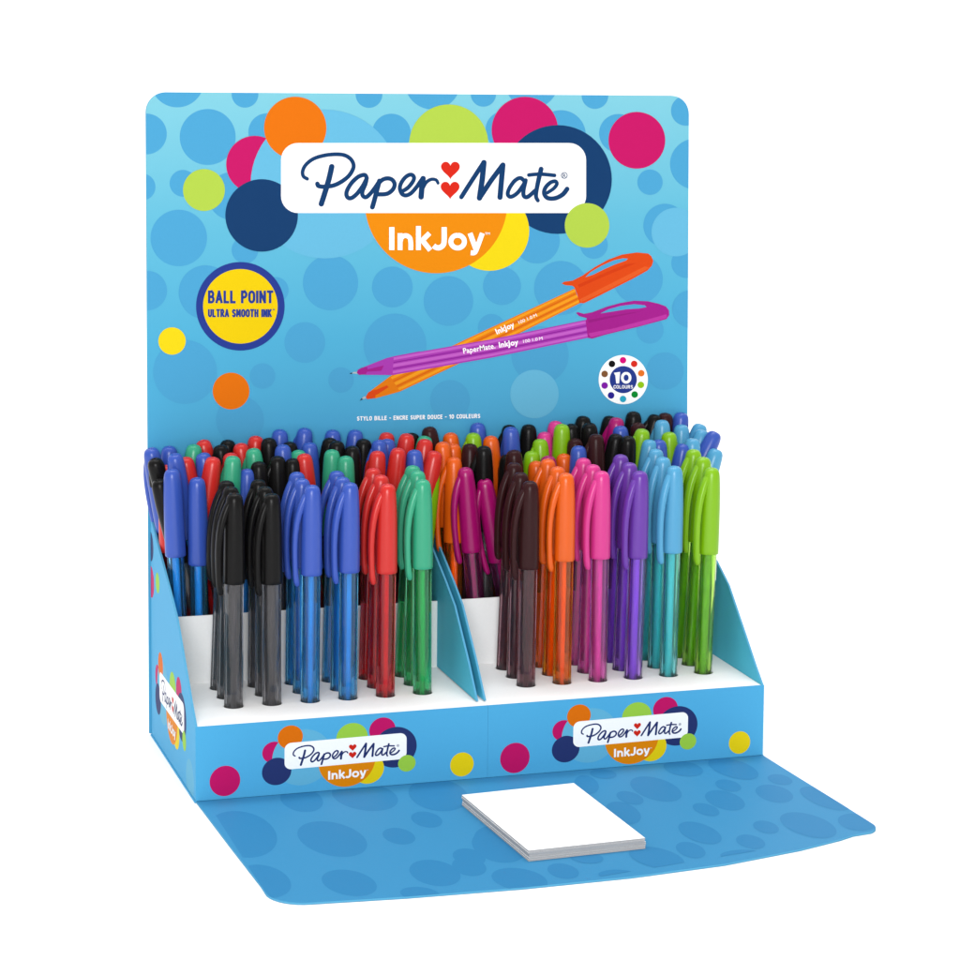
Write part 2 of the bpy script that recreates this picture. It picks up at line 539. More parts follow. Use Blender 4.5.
ROW_PENS = [
 ('black', 0, 24.8, 31, 25.6, 32.0, 139.7),
 ('black', 1, 24.8, 47.5, 27.4, 48.5, 139.6),
 ('black', 2, 24.8, 64, 29.0, 65.0, 139.3),
 ('black', 0, 43.6, 31, 43.7, 32.0, 138.6),
 ('black', 1, 43.6, 47.5, 44.2, 48.5, 138.8),
 ('black', 2, 43.6, 64, 44.8, 65.0, 139.1),
 ('blue', 0, 62.5, 31, 63.5, 32.0, 141.7),
 ('blue', 1, 62.5, 47.5, 62.6, 48.5, 141.8),
 ('blue', 2, 62.5, 64, 64.1, 65.0, 141.9),
 ('blue', 0, 81.3, 31, 82.3, 32.0, 142.0),
 ('blue', 1, 81.3, 47.5, 82.9, 48.5, 141.6),
 ('blue', 2, 81.3, 64, 84.4, 65.0, 141.5),
 ('red', 0, 100.1, 31, 101.0, 32.0, 140.5),
 ('red', 1, 100.1, 47.5, 102.3, 48.5, 141.7),
 ('red', 2, 100.1, 64, 103.0, 65.0, 142.1),
 ('green', 0, 118.9, 31, 118.6, 32.0, 141.8),
 ('green', 1, 118.9, 47.5, 120.9, 48.5, 143.0),
 ('green', 2, 118.9, 64, 123.4, 65.0, 142.4),
 ('brown', 0, 172.2, 31, 173.6, 32.0, 138.4),
 ('brown', 1, 172.2, 47.5, 174.2, 48.5, 139.6),
 ('brown', 2, 172.2, 64, 176.4, 65.0, 141.5),
 ('orange', 0, 191.0, 31, 192.2, 32.0, 141.5),
 ('orange', 1, 191.0, 47.5, 193.7, 48.5, 141.6),
 ('orange', 2, 191.0, 64, 194.3, 65.0, 142.5),
 ('pink', 0, 209.9, 31, 210.8, 32.0, 141.6),
 ('pink', 1, 209.9, 47.5, 212.4, 48.5, 141.8),
 ('pink', 2, 209.9, 64, 213.4, 65.0, 142.1),
 ('purple', 0, 228.7, 31, 231.1, 32.0, 140.7),
 ('purple', 1, 228.7, 47.5, 231.9, 48.5, 141.9),
 ('purple', 2, 228.7, 64, 233.5, 65.0, 143.0),
 ('cyan', 0, 247.5, 31, 249.4, 32.0, 142.4),
 ('cyan', 1, 247.5, 47.5, 249.8, 48.5, 143.9),
 ('cyan', 2, 247.5, 64, 252.5, 65.0, 145.0),
 ('lime', 0, 266.3, 31, 269.5, 32.0, 140.6),
 ('lime', 1, 266.3, 47.5, 271.7, 48.5, 142.9),
 ('lime', 2, 266.3, 64, 273.3, 65.0, 143.9),
]
REAR_PENS = [
 ('blue', 24.2, 108.5, 13.8, -1.7, 102.6, 150.2),
 ('black', 40.0, 108.5, 14.5, -1.7, 94.0, 146.3),
 ('black', 35.3, 88.3, 3.6, -1.3, 84.9, 137.6),
 ('blue', 7.0, 108.5, 10.7, 8.9, 108.5, 149.7),
 ('blue', 28.3, 100.1, 12.7, 7.4, 87.5, 149.6),
 ('red', 8.5, 92.6, 3.6, 5.2, 95.9, 142.5),
 ('blue', 10.2, 80.0, 4.9, 4.5, 79.0, 143.7),
 ('red', 38.5, 96.8, 9.2, 14.2, 95.0, 146.1),
 ('green', 7.0, 100.0, 12.7, 20.6, 103.0, 151.0),
 ('red', 52.3, 108.5, 15.6, 25.8, 108.5, 152.0),
 ('blue', 44.3, 87.4, 10.9, 22.9, 94.3, 148.1),
 ('blue', 19.2, 80.0, -0.1, 17.0, 79.0, 138.8),
 ('red', 7.0, 86.5, 9.7, 27.0, 86.7, 147.2),
 ('black', 47.0, 98.2, 12.2, 33.2, 100.8, 150.5),
 ('black', 32.6, 108.5, 12.6, 38.9, 108.5, 151.5),
 ('red', 52.2, 90.3, 9.7, 36.5, 92.7, 147.7),
 ('red', 55.9, 98.9, 12.4, 43.6, 100.7, 150.9),
 ('green', 28.1, 81.9, 9.0, 36.2, 84.0, 147.8),
 ('blue', 38.7, 80.0, 2.2, 43.5, 84.0, 141.0),
 ('red', 47.2, 108.5, 14.0, 53.3, 108.5, 152.9),
 ('green', 60.5, 89.5, 11.1, 48.3, 93.0, 149.5),
 ('black', 64.7, 98.1, 14.2, 58.0, 100.7, 153.0),
 ('blue', 60.5, 108.5, 16.8, 65.8, 108.5, 155.7),
 ('blue', 68.7, 89.4, 11.9, 63.5, 93.2, 150.7),
 ('black', 73.7, 98.2, 11.6, 68.8, 100.8, 150.5),
 ('black', 50.9, 80.0, 5.5, 49.2, 84.0, 144.4),
 ('black', 60.1, 80.0, 7.6, 59.0, 85.3, 146.5),
 ('black', 70.4, 80.0, 6.3, 66.4, 84.0, 145.2),
 ('blue', 68.7, 108.5, 17.3, 78.8, 108.5, 155.9),
 ('blue', 82.6, 96.4, 11.4, 78.5, 98.0, 150.3),
 ('green', 77.8, 88.3, 9.0, 71.3, 92.4, 147.7),
 ('red', 82.5, 80.0, 8.7, 72.2, 84.0, 147.3),
 ('blue', 87.1, 108.5, 15.4, 93.5, 108.5, 154.3),
 ('black', 76.8, 107.2, 13.1, 90.6, 102.1, 151.4),
 ('black', 91.0, 99.9, 12.0, 92.2, 95.4, 150.9),
 ('green', 86.6, 88.5, 8.8, 88.0, 89.0, 147.8),
 ('green', 91.3, 80.0, 6.3, 93.9, 84.0, 145.2),
 ('blue', 95.3, 108.5, 15.1, 105.4, 108.5, 153.8),
 ('black', 99.8, 101.3, 11.7, 107.5, 99.8, 150.5),
 ('black', 95.6, 88.3, 9.9, 99.2, 91.1, 148.8),
 ('red', 104.7, 108.5, 13.9, 122.3, 108.5, 151.7),
 ('blue', 120.5, 92.1, 11.8, 114.0, 95.0, 150.6),
 ('blue', 109.0, 100.1, 11.3, 120.4, 100.6, 149.8),
 ('red', 100.0, 80.0, 8.4, 110.5, 84.0, 147.0),
 ('red', 113.8, 108.5, 14.2, 130.8, 101.0, 152.0),
 ('black', 129.5, 108.5, 12.0, 135.4, 108.5, 150.9),
 ('red', 106.5, 87.4, 9.9, 121.4, 84.0, 148.0),
 ('blue', 131.2, 80.0, 7.8, 129.6, 84.0, 146.7),
 ('brown', 161.1, 108.5, 15.7, 144.4, 108.5, 153.7),
 ('green', 118.3, 100.2, 13.1, 140.8, 102.1, 150.2),
 ('red', 115.2, 86.1, 13.2, 139.5, 97.1, 149.6),
 ('red', 108.8, 80.0, 10.4, 140.8, 84.0, 145.6),
 ('red', 102.3, 93.7, 2.8, 110.2, 90.6, 141.5),
 ('orange', 169.9, 108.5, 11.8, 155.8, 108.5, 150.1),
 ('orange', 154.2, 92.2, 9.2, 147.7, 94.9, 148.1),
 ('black', 130.5, 89.8, -0.4, 135.1, 90.9, 138.5),
 ('lime', 121.7, 80.0, 0.2, 139.2, 84.0, 138.0),
 ('orange', 160.6, 99.3, 7.0, 154.9, 100.2, 145.9),
 ('orange', 150.0, 80.0, 2.7, 151.3, 86.9, 141.5),
 ('blue', 178.8, 108.5, 15.9, 170.6, 108.5, 154.7),
 ('lime', 170.1, 98.3, 11.8, 166.5, 102.9, 150.6),
 ('brown', 158.5, 83.9, 7.9, 163.1, 97.1, 146.2),
 ('orange', 183.4, 100.1, 10.1, 175.4, 101.1, 148.9),
 ('black', 170.2, 89.0, 7.4, 167.4, 87.5, 146.4),
 ('orange', 198.1, 94.1, -2.3, 166.8, 92.5, 133.1),
 ('black', 187.8, 108.5, 13.9, 188.0, 108.5, 152.9),
 ('blue', 192.8, 100.8, 14.6, 185.8, 99.7, 153.4),
 ('black', 197.1, 108.5, 13.7, 198.6, 108.5, 152.7),
 ('pink', 206.4, 108.5, 15.1, 213.6, 108.5, 153.9),
 ('pink', 202.3, 100.7, 10.3, 206.0, 103.9, 149.2),
 ('lime', 203.9, 87.8, 8.2, 201.0, 97.3, 146.9),
 ('lime', 191.3, 90.1, 2.8, 195.1, 92.4, 141.7),
 ('brown', 187.9, 80.0, 5.4, 182.4, 84.0, 144.3),
 ('black', 179.6, 89.2, 1.5, 181.7, 92.1, 140.5),
 ('magenta', 167.5, 80.0, -1.0, 154.8, 79.0, 137.4),
 ('magenta', 192.3, 82.5, -6.2, 166.0, 82.5, 130.3),
 ('lime', 211.8, 99.8, 15.0, 213.5, 98.8, 153.9),
 ('orange', 199.8, 80.0, -0.8, 194.4, 84.0, 138.0),
 ('magenta', 208.9, 80.0, 1.3, 201.9, 87.1, 139.9),
 ('black', 227.5, 101.2, 14.4, 219.6, 102.0, 153.2),
 ('black', 214.8, 108.5, 17.7, 229.0, 108.5, 155.9),
 ('black', 242.3, 108.5, 16.2, 228.0, 97.8, 154.0),
 ('brown', 222.0, 87.6, 8.3, 218.6, 93.0, 147.1),
 ('blue', 217.1, 80.0, 6.0, 217.4, 84.0, 144.9),
 ('orange', 212.3, 90.3, 1.0, 211.6, 89.7, 140.0),
 ('brown', 226.0, 80.0, 11.6, 227.2, 85.0, 150.5),
 ('black', 223.0, 108.5, 17.9, 244.0, 108.5, 155.3),
 ('magenta', 229.0, 93.3, 17.7, 245.3, 102.7, 155.4),
 ('blue', 256.3, 100.7, 13.4, 244.9, 97.1, 151.9),
 ('black', 220.0, 95.8, 11.7, 240.7, 90.2, 149.0),
 ('black', 237.6, 91.1, 10.2, 244.7, 84.0, 148.8),
 ('black', 251.1, 108.5, 18.3, 256.9, 108.5, 157.2),
 ('brown', 279.0, 104.8, 15.8, 255.2, 99.2, 152.7),
 ('lime', 237.1, 100.1, 13.5, 255.1, 90.3, 151.0),
 ('black', 233.1, 108.5, 20.9, 269.7, 108.5, 155.0),
 ('brown', 260.2, 108.5, 17.5, 275.0, 108.5, 155.7),
 ('cyan', 268.5, 92.8, 14.7, 269.4, 99.9, 153.6),
 ('lime', 275.2, 87.1, 9.8, 269.9, 91.2, 148.6),
 ('blue', 269.9, 108.5, 17.3, 283.9, 108.5, 155.6),
 ('cyan', 276.8, 96.2, 11.7, 280.6, 100.2, 150.6),
 ('cyan', 244.9, 96.8, 19.8, 294.8, 107.5, 149.1),
 ('cyan', 245.3, 87.5, 17.2, 292.4, 98.6, 147.5),
 ('blue', 231.4, 85.4, 24.8, 296.7, 91.9, 147.4),
 ('cyan', 268.9, 80.0, 7.5, 280.5, 84.0, 146.0),
 ('blue', 250.8, 80.0, 6.7, 275.4, 84.0, 143.4),
 ('cyan', 248.4, 80.0, 8.6, 294.1, 84.0, 139.8),
 ('blue', 260.3, 80.0, 7.3, 261.5, 84.0, 146.2),
 ('cyan', 239.2, 80.0, 8.6, 256.8, 84.0, 146.4),
]

# ---------------------------------------------------------------- ground
# a white paper sweep: flat under the display, curving up behind it
bm = bmesh.new()
prof = [(-5.0, 0.0), (1.9, 0.0)] + [(1.9 + 0.7 * math.sin(math.radians(a)), 0.7 - 0.7 * math.cos(math.radians(a))) for a in range(6, 91, 6)] + [(2.6, 4.5)]
va = [bm.verts.new((-9, y, z)) for y, z in prof]
vb = [bm.verts.new((9.3, y, z)) for y, z in prof]
for i in range(len(prof) - 1):
    bm.faces.new((va[i], vb[i], vb[i + 1], va[i + 1]))
ground = finish(bm, "ground", card("white studio sweep", (255, 255, 255), k=0.95, rough=0.9, spec=0.0, grain=0.0), None, True)
ground["kind"] = "structure"

# ---------------------------------------------------------------- display stand: header card, base sheet and open front flap
stand = thing("display_stand", "tall blue dotted header card with an open front flap, standing on the white ground", "display stand", (143, 57, 0))
OFF = Vector((-143, -57, 0)) * S


def local(o, off=OFF):
    o.location = off
    return o


def rounded_header():
    def arc(cx, cz, r, a0, a1):
        return [(cx + r * math.cos(math.radians(a)), cz + r * math.sin(math.radians(a))) for a in range(a0, a1 + 1, 9)]
    x0, x1, zt0, zt1, r = -0.9, 287.6, 326.4, 322.8, 10
    return [(-0.9, 1.0), (287.2, 1.0), (289.8, 140)] + arc(x1 - r, zt1 - r, r, 0, 90) + arc(x0 + r, zt0 - r, r, 90, 180)


outline = rounded_header()
bm = bmesh.new()
slab(bm, outline, 1.6, lambda a, b, h: Vector((a, D + 1.6 - h, b)) * S, 0, 1)
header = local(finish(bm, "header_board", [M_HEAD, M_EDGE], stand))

on_head = lambda a, b, h: Vector((a, D - h, b)) * S
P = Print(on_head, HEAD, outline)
for x, y, r in [(177.3, 80.6, 26.8), (245, 94.3, 13.4), (207.7, 137, 28), (146.4, 134, 20.4), (142, 187, 13.5), (183, 183.3, 13.4), (267, 132, 18.7),
                (232, 196, 24), (178.8, 238, 28.3), (245, 250, 13.4), (369, 94.5, 13.4), (391.4, 133, 19.3), (432.6, 81.5, 28), (483.4, 94, 12.7),
                (504.5, 130, 19), (531.7, 82, 26.6), (561, 135, 24.8), (595, 95.6, 13.3), (618.4, 133.3, 19.3), (686, 110.7, 15), (695.4, 164, 25.4),
                (650, 182.2, 12.7), (665, 225.4, 21.7), (686.3, 263, 15), (536.8, 240.5, 23), (594, 245, 13.8), (330.5, 282.7, 27.7),
                (392.3, 287, 20.4), (275.6, 290, 13), (205.6, 292.3, 27), (147.3, 290.6, 19.8), (304.8, 342.5, 20.4), (262.5, 376, 12.8),
                (185, 372, 32), (395, 345, 31.5), (341, 380, 12.8), (448.4, 301, 24.8), (502, 286, 19), (561, 288, 27), (638, 279, 24.8),
                (691, 309, 19), (491.5, 327.5, 13.6), (404, 300, 0.1), (650, 330, 13.6), (540, 355, 28.7), (665, 371, 18.7), (240, 420, 24),
                (450, 400, 20)]:
    P.disc(x, y, r, M_DOT)
P.disc(675.8, 232, 24.3, M_SKY)
P.disc(534.4, 394, 24.2, M_SKY)
P.disc(636.8, 140.3, 28.4, M_MAG)
P.disc(203.9, 190, 21, M_LIME)
P.disc(172, 341, 13.7, M_YEL)
P.disc(231, 391, 18.4, M_ORANGE)
dots = P.done("dot_pattern_print", header, (0, -1, 0))

P = Print(on_head, HEAD, outline, start=0.12)
brand_cluster(P)
P.done("brand_logo_print", header, (0, -1, 0))

P = Print(on_head, HEAD, outline, start=0.12)
P.disc(240.3, 306.3, 44.3, M_INDIGO, n=72)
P.disc(240.3, 306.3, 37.3, M_YEL2, n=72)
capitals(P, "BALL POINT", 207.9, 303.4, 273.4, 13.0, M_INDIGO, 2.5, gap=.36)
capitals(P, "ULTRA SMOOTH INK", 207.9, 317.2, 271.6, 8.2, M_INDIGO, 1.75, gap=.40)
for a_ in (0, 60, 120):
    c_, s_ = math.cos(math.radians(a_)), math.sin(math.radians(a_))
    P.stroke([(273.6 - c_ * .9, 309.6 - s_ * .9), (273.6 + c_ * .9, 309.6 + s_ * .9)], .4, M_INDIGO, smooth=False, caps=False)
P.done("round_badge_print", header, (0, -1, 0))

P = Print(on_head, HEAD, outline, start=0.12)
cx, cy = 623.2, 379.6
P.disc(cx, cy, 24.6, M_WHITE, n=64)
P.disc(cx, cy, 13.6, M_INDIGO)
q5 = Z(590, 350, .0729)
for (x, y), c in (((452, 140), (232, 0, 130)), ((605, 190), (230, 45, 28)), ((702, 318), (248, 124, 38)), ((697, 478), (158, 212, 16)),
                  ((612, 610), (0, 150, 50)), ((452, 672), (45, 182, 214)), ((288, 622), (45, 35, 155)), ((200, 487), (140, 25, 180)),
                  ((200, 328), (140, 92, 55)), ((300, 190), (15, 12, 14))):
    a, b = q5([(x, y)])[0]
    P.disc(a, b, 3.3, card("ink dot %d %d %d" % c, c), n=24)
P.stroke(q5([(335, 330), (378, 312), (378, 458)]), 2.9, M_WHITE, smooth=False, caps=False)
o10 = [(495 + 53 * math.cos(math.radians(a)), 380 + 62 * math.sin(math.radians(a))) for a in range(-90, 271, 24)]
P.stroke(q5(o10), 2.7, M_WHITE, caps=False)
capitals(P, "COLOURS", 613.4, 388.6, 632.8, 3.5, M_WHITE, .62, gap=.3)
P.done("colour_wheel_print", header, (0, -1, 0))

P = Print(on_head, HEAD, outline, start=0.12)
capitals(P, "STYLO BILLE - ENCRE SUPER DOUCE - 10 COULEURS", 357, 420.7, 480, 4.3, M_WHITE, .85, gap=.38, tilt=-.022)
P.done("caption_print", header, (0, -1, 0))

# the two printed pens
zp = Z(340, 240, .354)
P = Print(on_head, HEAD, outline, start=0.12)
IO1, IO2, IO3, IO4 = (card("print pen " + n, c) for n, c in (("orange", (240, 130, 12)), ("orange light", (255, 165, 30)), ("orange dark", (226, 104, 8)), ("vermilion", (232, 76, 16))))
IP1, IP2, IP3, IP4 = (card("print pen " + n, c) for n, c in (("violet", (178, 62, 184)), ("violet light", (206, 100, 208)), ("violet dark", (150, 36, 160)), ("plum", (172, 30, 146))))
GR = card("print pen steel", (190, 195, 200))
BKP = card("print pen black", (40, 40, 40))


zA, zT = Z(550, 240, .13542), Z(340, 340, .125)
za = lambda x, y: zA([(x, y)])[0]
zt = lambda x, y: zT([(x, y)])[0]


def printed_pen(P, nose, A, B, plug, wedge, tip, ball, inks, cap, slot, shade):
    base, light, dark, capink, caplight, capdark = inks
    P.poly(tip, GR)
    P.poly(ball, BKP)
    P.poly(nose, base)
    st = lambda lo, hi, mt: P.poly([tuple(a[j] + (q[j] - a[j]) * lo for j in (0, 1)) for a, q in zip(A, B)]
                                   + [tuple(a[j] + (q[j] - a[j]) * hi for j in (0, 1)) for a, q in zip(A, B)][::-1], mt)
    st(0, 1, base)
    st(.06, .20, light)
    st(.30, .36, dark)
    st(.42, .58, light)
    st(.64, .70, dark)
    st(.78, .92, light)
    P.poly(wedge, capink)
    P.poly(plug, capink)
    P.poly(cap, capink)
    for s_, mt in shade:
        P.poly(s_, caplight if mt else capdark)
    P.poly(slot, M_DOT)


printed_pen(P, zT([(250, 402), (400, 290), (640, 150), (640, 335), (480, 412), (280, 468)]),
            [zt(400, 290), zp([(350, 283)])[0], za(182, 358)], [zt(480, 412), zp([(330, 352)])[0], za(222, 466)],
            zT([(205, 455), (225, 420), (250, 405), (290, 395), (285, 440), (280, 465), (215, 474)]), zT([(270, 405), (375, 362), (388, 378), (290, 440)]),
            zT([(172, 470), (190, 450), (212, 455), (200, 472)]), zT([(158, 486), (172, 464), (184, 474)]),
            (IO1, IO2, IO3, IO4, card("print pen vermilion light", (240, 96, 36)), card("print pen vermilion dark", (222, 64, 10))),
            zA([(85, 320), (105, 308), (165, 300), (240, 262), (330, 200), (430, 145), (530, 108), (640, 92), (725, 100), (748, 120), (762, 155), (752, 190), (720, 225),
                (600, 292), (480, 352), (350, 418), (250, 467), (218, 465), (200, 400), (180, 350), (165, 338), (110, 333)]),
            zA([(260, 275), (300, 236), (380, 190), (470, 150), (540, 135), (575, 138), (560, 152), (480, 180), (400, 215), (320, 255)]),
            [(zA([(215, 440), (450, 320), (700, 195), (735, 205), (600, 280), (350, 405), (230, 460)]), 1), (zA([(205, 330), (330, 275), (480, 210), (560, 178), (640, 170), (480, 235), (330, 300), (215, 352)]), 0)])
printed_pen(P, zT([(190, 216), (370, 145), (440, 128), (640, 90), (640, 240), (420, 280), (200, 279)]),
            [zt(430, 130), zp([(430, 280)])[0], za(272, 588)], [zt(420, 280), zp([(430, 332)])[0], za(278, 722)],
            zT([(135, 262), (140, 240), (170, 222), (215, 213), (222, 240), (205, 276), (150, 279)]), zT([(205, 238), (350, 203), (330, 246), (205, 254)]),
            zT([(92, 266), (110, 255), (138, 254), (138, 270)]), zT([(74, 270), (96, 258), (96, 272)]),
            (IP1, IP2, IP3, IP4, card("print pen plum light", (196, 56, 168)), card("print pen plum dark", (158, 24, 132))),
            zA([(192, 540), (205, 532), (250, 545), (310, 534), (420, 492), (520, 465), (620, 448), (720, 452), (800, 470), (855, 490), (878, 520), (880, 555), (860, 584),
                (780, 606), (650, 641), (520, 672), (400, 702), (310, 729), (278, 722), (270, 650), (262, 600), (272, 578), (215, 562)]),
            zA([(372, 542), (430, 512), (520, 487), (620, 474), (700, 482), (712, 495), (660, 505), (560, 512), (450, 530)]),
            [(zA([(282, 690), (480, 650), (700, 592), (860, 548), (862, 575), (700, 622), (480, 676), (300, 718)]), 1), (zA([(280, 590), (450, 560), (700, 520), (560, 552), (400, 585), (285, 612)]), 0)])


def pen_words(P, x, y, ang, k, first=True):
    c, s = math.cos(ang), math.sin(ang)
    old = P.xf
    P.xf = lambda p: old((x + p[0] * c * k - p[1] * s * k, y + p[0] * s * k + p[1] * c * k))
    if first:
        P.text("PaperMate.", 0, 0, 33, 5.4, M_WHITE, bold=.015)
    P.text("InkJoy", 37, 0, 57, 5.6, M_WHITE, bold=.03)
    P.text("100", 62, -.6, 69, 3.2, M_WHITE, bold=.0)
    P.text("1.0", 71.5, -.6, 77, 3.2, M_WHITE, bold=.0)
    P.text("M", 78.5, -.6, 82, 3.2, M_WHITE, bold=.0)
    P.xf = old


pen_words(P, 463.5, 353.5, -.165, .98)
pen_words(P, 463.5, 348.5, -.405, .98, first=False)
P.done("pen_picture_print", header, (0, -1, 0))

# base sheet under the trays and the flap that folds out in front
bm = bmesh.new()
box(bm, -0.4, 286.6, 0.6, D - 0.4, 0.15, 1.0)
local(finish(bm, "base_sheet", M_BLUE, stand))


def arc2(cx, cy, r, a0, a1, n=8):
    return [(cx + r * math.cos(math.radians(a0 + (a1 - a0) * i / n)), cy + r * math.sin(math.radians(a0 + (a1 - a0) * i / n))) for i in range(n + 1)]


FL = [(0.3, 0.4), (2.2, -62), (4.2, -118)] + arc2(20.5, -127.2, 16.5, 187, 268, 8) + [(60, -147.2), (110, -149.3), (160, -148.4), (205, -143.8), (245, -134.5), (268, -126.6), (276, -122.8)] \
    + arc2(280.6, -111.6, 10.8, -62, 4, 8) + [(290.2, -80), (288, -40), (286, 0.4)]
bm = bmesh.new()
slab(bm, FL, 0.85, lambda a, b, h: Vector((a, b, 0.15 + h)) * S, 0, 1)
flap = local(finish(bm, "front_flap", [M_FLAP, M_EDGE], stand))
P = Print(lambda a, b, h: Vector((a, b, 1.0 + h)) * S, None, FL)
for cx, cy, ux, uy, vx, vy in FLAP_OVALS:
    P.poly([(cx + ux * math.cos(t) + vx * math.sin(t), cy + uy * math.cos(t) + vy * math.sin(t)) for t in [2 * math.pi * i / 44 for i in range(44)]], M_FLAPDOT)
P.done("oval_pattern_print", flap, (0, 0, 1))

# ---------------------------------------------------------------- two pen trays
TOPZ = 36.6
PROFILE = [(0.6, 1.2), (D - 1, 1.2), (D - 1, 113), (100, 105.5), (85, 98), (60, 85.2), (45, 77), (22, 56), (9, 43.8), (0.6, 36.6)]
INNER = [(7.5, 36.9), (D - 1, 36.9), (D - 1, 108), (85, 96), (60, 83.5), (45, 75), (22, 53), (8.5, 38)]


def hole_plate(bm, x0, x1, y0, y1, z, xs, ys, r=4.95, t=0.9):
    """a sheet punched with round holes, with the thickness showing inside each hole"""
    xe = [x0] + [(a + b) / 2 for a, b in zip(xs[:-1], xs[1:])] + [x1]
    ye = [y0] + [(a + b) / 2 for a, b in zip(ys[:-1], ys[1:])] + [y1]
    n = 32
    for i, cx in enumerate(xs):
        for j, cy in enumerate(ys):
            a0, a1, b0, b1 = xe[i], xe[i + 1], ye[j], ye[j + 1]
            ring, outer, low = [], [], []
            for k in range(n):
                t_ = 2 * math.pi * (k + .5) / n
                c, s = math.cos(t_), math.sin(t_)
                ring.append(bm.verts.new(Vector((cx + r * c, cy + r * s, z)) * S))
                low.append(bm.verts.new(Vector((cx + r * c, cy + r * s, z - t)) * S))
                kx = ((a1 - cx) if c > 0 else (cx - a0)) / abs(c)
                ky = ((b1 - cy) if s > 0 else (cy - b0)) / abs(s)
                q = min(kx, ky)
                outer.append(bm.verts.new(Vector((cx + q * c, cy + q * s, z)) * S))
            for k in range(n):
                l = (k + 1) % n
                bm.faces.new((ring[k], outer[k], outer[l], ring[l]))
                bm.faces.new((low[k], ring[k], ring[l], low[l]))
            # corner triangles between the rays
            for ux, uy in ((a1, b1), (a0, b1), (a0, b0), (a1, b0)):
                ang = math.atan2(uy - cy, ux - cx) % (2 * math.pi)
                k = int(ang / (2 * math.pi) * n - .5) % n
                l = (k + 1) % n
                v = bm.verts.new(Vector((ux, uy, z)) * S)
                try:
                    bm.faces.new((outer[k], v, outer[l]))
                except ValueError:
                    pass


def side_map(x, face):
    return lambda a, b, h: Vector((x + face * h, a, b)) * S


def make_tray(x0, x1, xs, label, logo_xy, dots_at, outer_left):
    t = thing("pen_tray", label, "pen tray", ((x0 + x1) / 2, 57, 1.2), "blue card trays side by side")
    off = Vector((-(x0 + x1) / 2, -57, -1.2)) * S
    loc_ = lambda o: local(o, off)
    # front
    bm = bmesh.new()
    slab(bm, [(x0, 1.2), (x1, 1.2), (x1, TOPZ), (x0, TOPZ)], 0.6, lambda a, b, h: Vector((a, 0.6 - h, b)) * S, 0, 0)
    front = loc_(finish(bm, "front_panel", M_BLUE, t))
    P = Print(lambda a, b, h: Vector((a, 0 - h, b)) * S, None, [(x0, 1.2), (x1, 1.2), (x1, TOPZ), (x0, TOPZ)])
    for x, z, r, mt in dots_at:
        P.disc(x, z, r, mt, n=48)
        P.done("printed_dot", front, (0, -1, 0))
        P = Print(lambda a, b, h: Vector((a, 0 - h, b)) * S)
    P.bm.free()
    P = Print(lambda a, b, h: Vector((a, 0 - h, b)) * S, None, [(x0, 1.2), (x1, 1.2), (x1, TOPZ), (x0, TOPZ)])
    lx, lz = logo_xy
    P.h = 0.012
    P.xf = lambda p: (lx + (p[0] - 433.5) * .1955, lz - (p[1] - 178) * .182 + (p[0] - 433.5) * .1955 * .012)
    brand_cluster(P, True)
    P.done("brand_logo_print", front, (0, -1, 0))
    # sides: the tray's own outline, cut sloping down to the front
    for k, (xa, prof) in enumerate(((x0 if outer_left else x0 + .4, PROFILE if outer_left else INNER), (x1 - 3.4 if outer_left else x1 - 1.0, INNER if outer_left else PROFILE))):
        bm = bmesh.new()
        slab(bm, prof, 1.0, lambda a, b, h: Vector((xa + (0.05 if k == 0 else -0.05) + h, a, b)) * S, 0, 1)
        bm.faces.ensure_lookup_table()
        bm.faces[0 if k == 0 else 1].material_index = 2
        if prof is INNER:
            bm.faces[0].material_index = bm.faces[1].material_index = 2
        sd = loc_(finish(bm, "side_panel", [M_BLUE, M_EDGE, M_INSIDE], t))
        if outer_left and k == 0:
            fc = lambda a, b, h: Vector((xa - h + .05, a, b)) * S
            reg = PROFILE
            P = Print(fc, None, None)
            for y, z, r, mt in ((113.5, 98, 7.5, M_NAVY2), (112.5, 80, 8, M_MAG), (95, 83.4, 5.2, M_LIME2), (14, 7.5, 9.5, M_SKY)):
                pts = [(y + r * math.cos(q), z + r * math.sin(q)) for q in [2 * math.pi * i / 40 for i in range(40)]]
                pts = clip(pts, [(0.6, 1.2), (D - 1, 1.2), (D - 1, 200), (0.6, 200)])
                P.poly(pts, mt)
            P.xf = lambda p: (59.2 - (p[0] - 433.5) * .207, 32.3 - (p[1] - 178) * .215)
            brand_cluster(P, True)
            P.done("brand_logo_print", sd, (-1, 0, 0))
    # white punched insert with its raised back
    bm = bmesh.new()
    hole_plate(bm, x0 + (1.2 if outer_left else 0), x1 - (0 if outer_left else 1.2), 0.8, 74, TOPZ - .2, xs, [31, 47.5, 64])
    loc_(finish(bm, "punched_insert", M_PAPER, t))
    bm = bmesh.new()
    box(bm, x0 + 1.2, x1 - 1.2, 74.05, 74.95, 2.4, 70.6)
    loc_(finish(bm, "riser_panel", M_PAPER, t))
    bm = bmesh.new()
    box(bm, x0 + 1.2, x1 - 1.2, 0.8, D - 2, 1.3, 2.1)
    box(bm, x0 + 1.2, x1 - 1.2, D - 1.9, D - 1.1, 1.3, 60)
    loc_(finish(bm, "tray_bottom", M_BLUE, t))
    return t


XL = [24.8 + 18.83 * i for i in range(6)]
XR = [172.2 + 18.83 * i for i in range(6)]
make_tray(0, 142.62, XL, "blue card tray holding the black, blue, red and green pen columns", (72.3, 19.6),
          [(13.9, 9.8, 7.3, M_MAG), (129.8, 8.6, 5.9, M_YEL)], True)
make_tray(142.7, W, XR, "blue card tray holding the brown, orange, pink, purple, sky blue and lime pen columns", (216.0, 19.3),
          [(156.5, 9.7, 7.5, M_MAG), (273.4, 8.4, 5.7, M_YEL)], False)

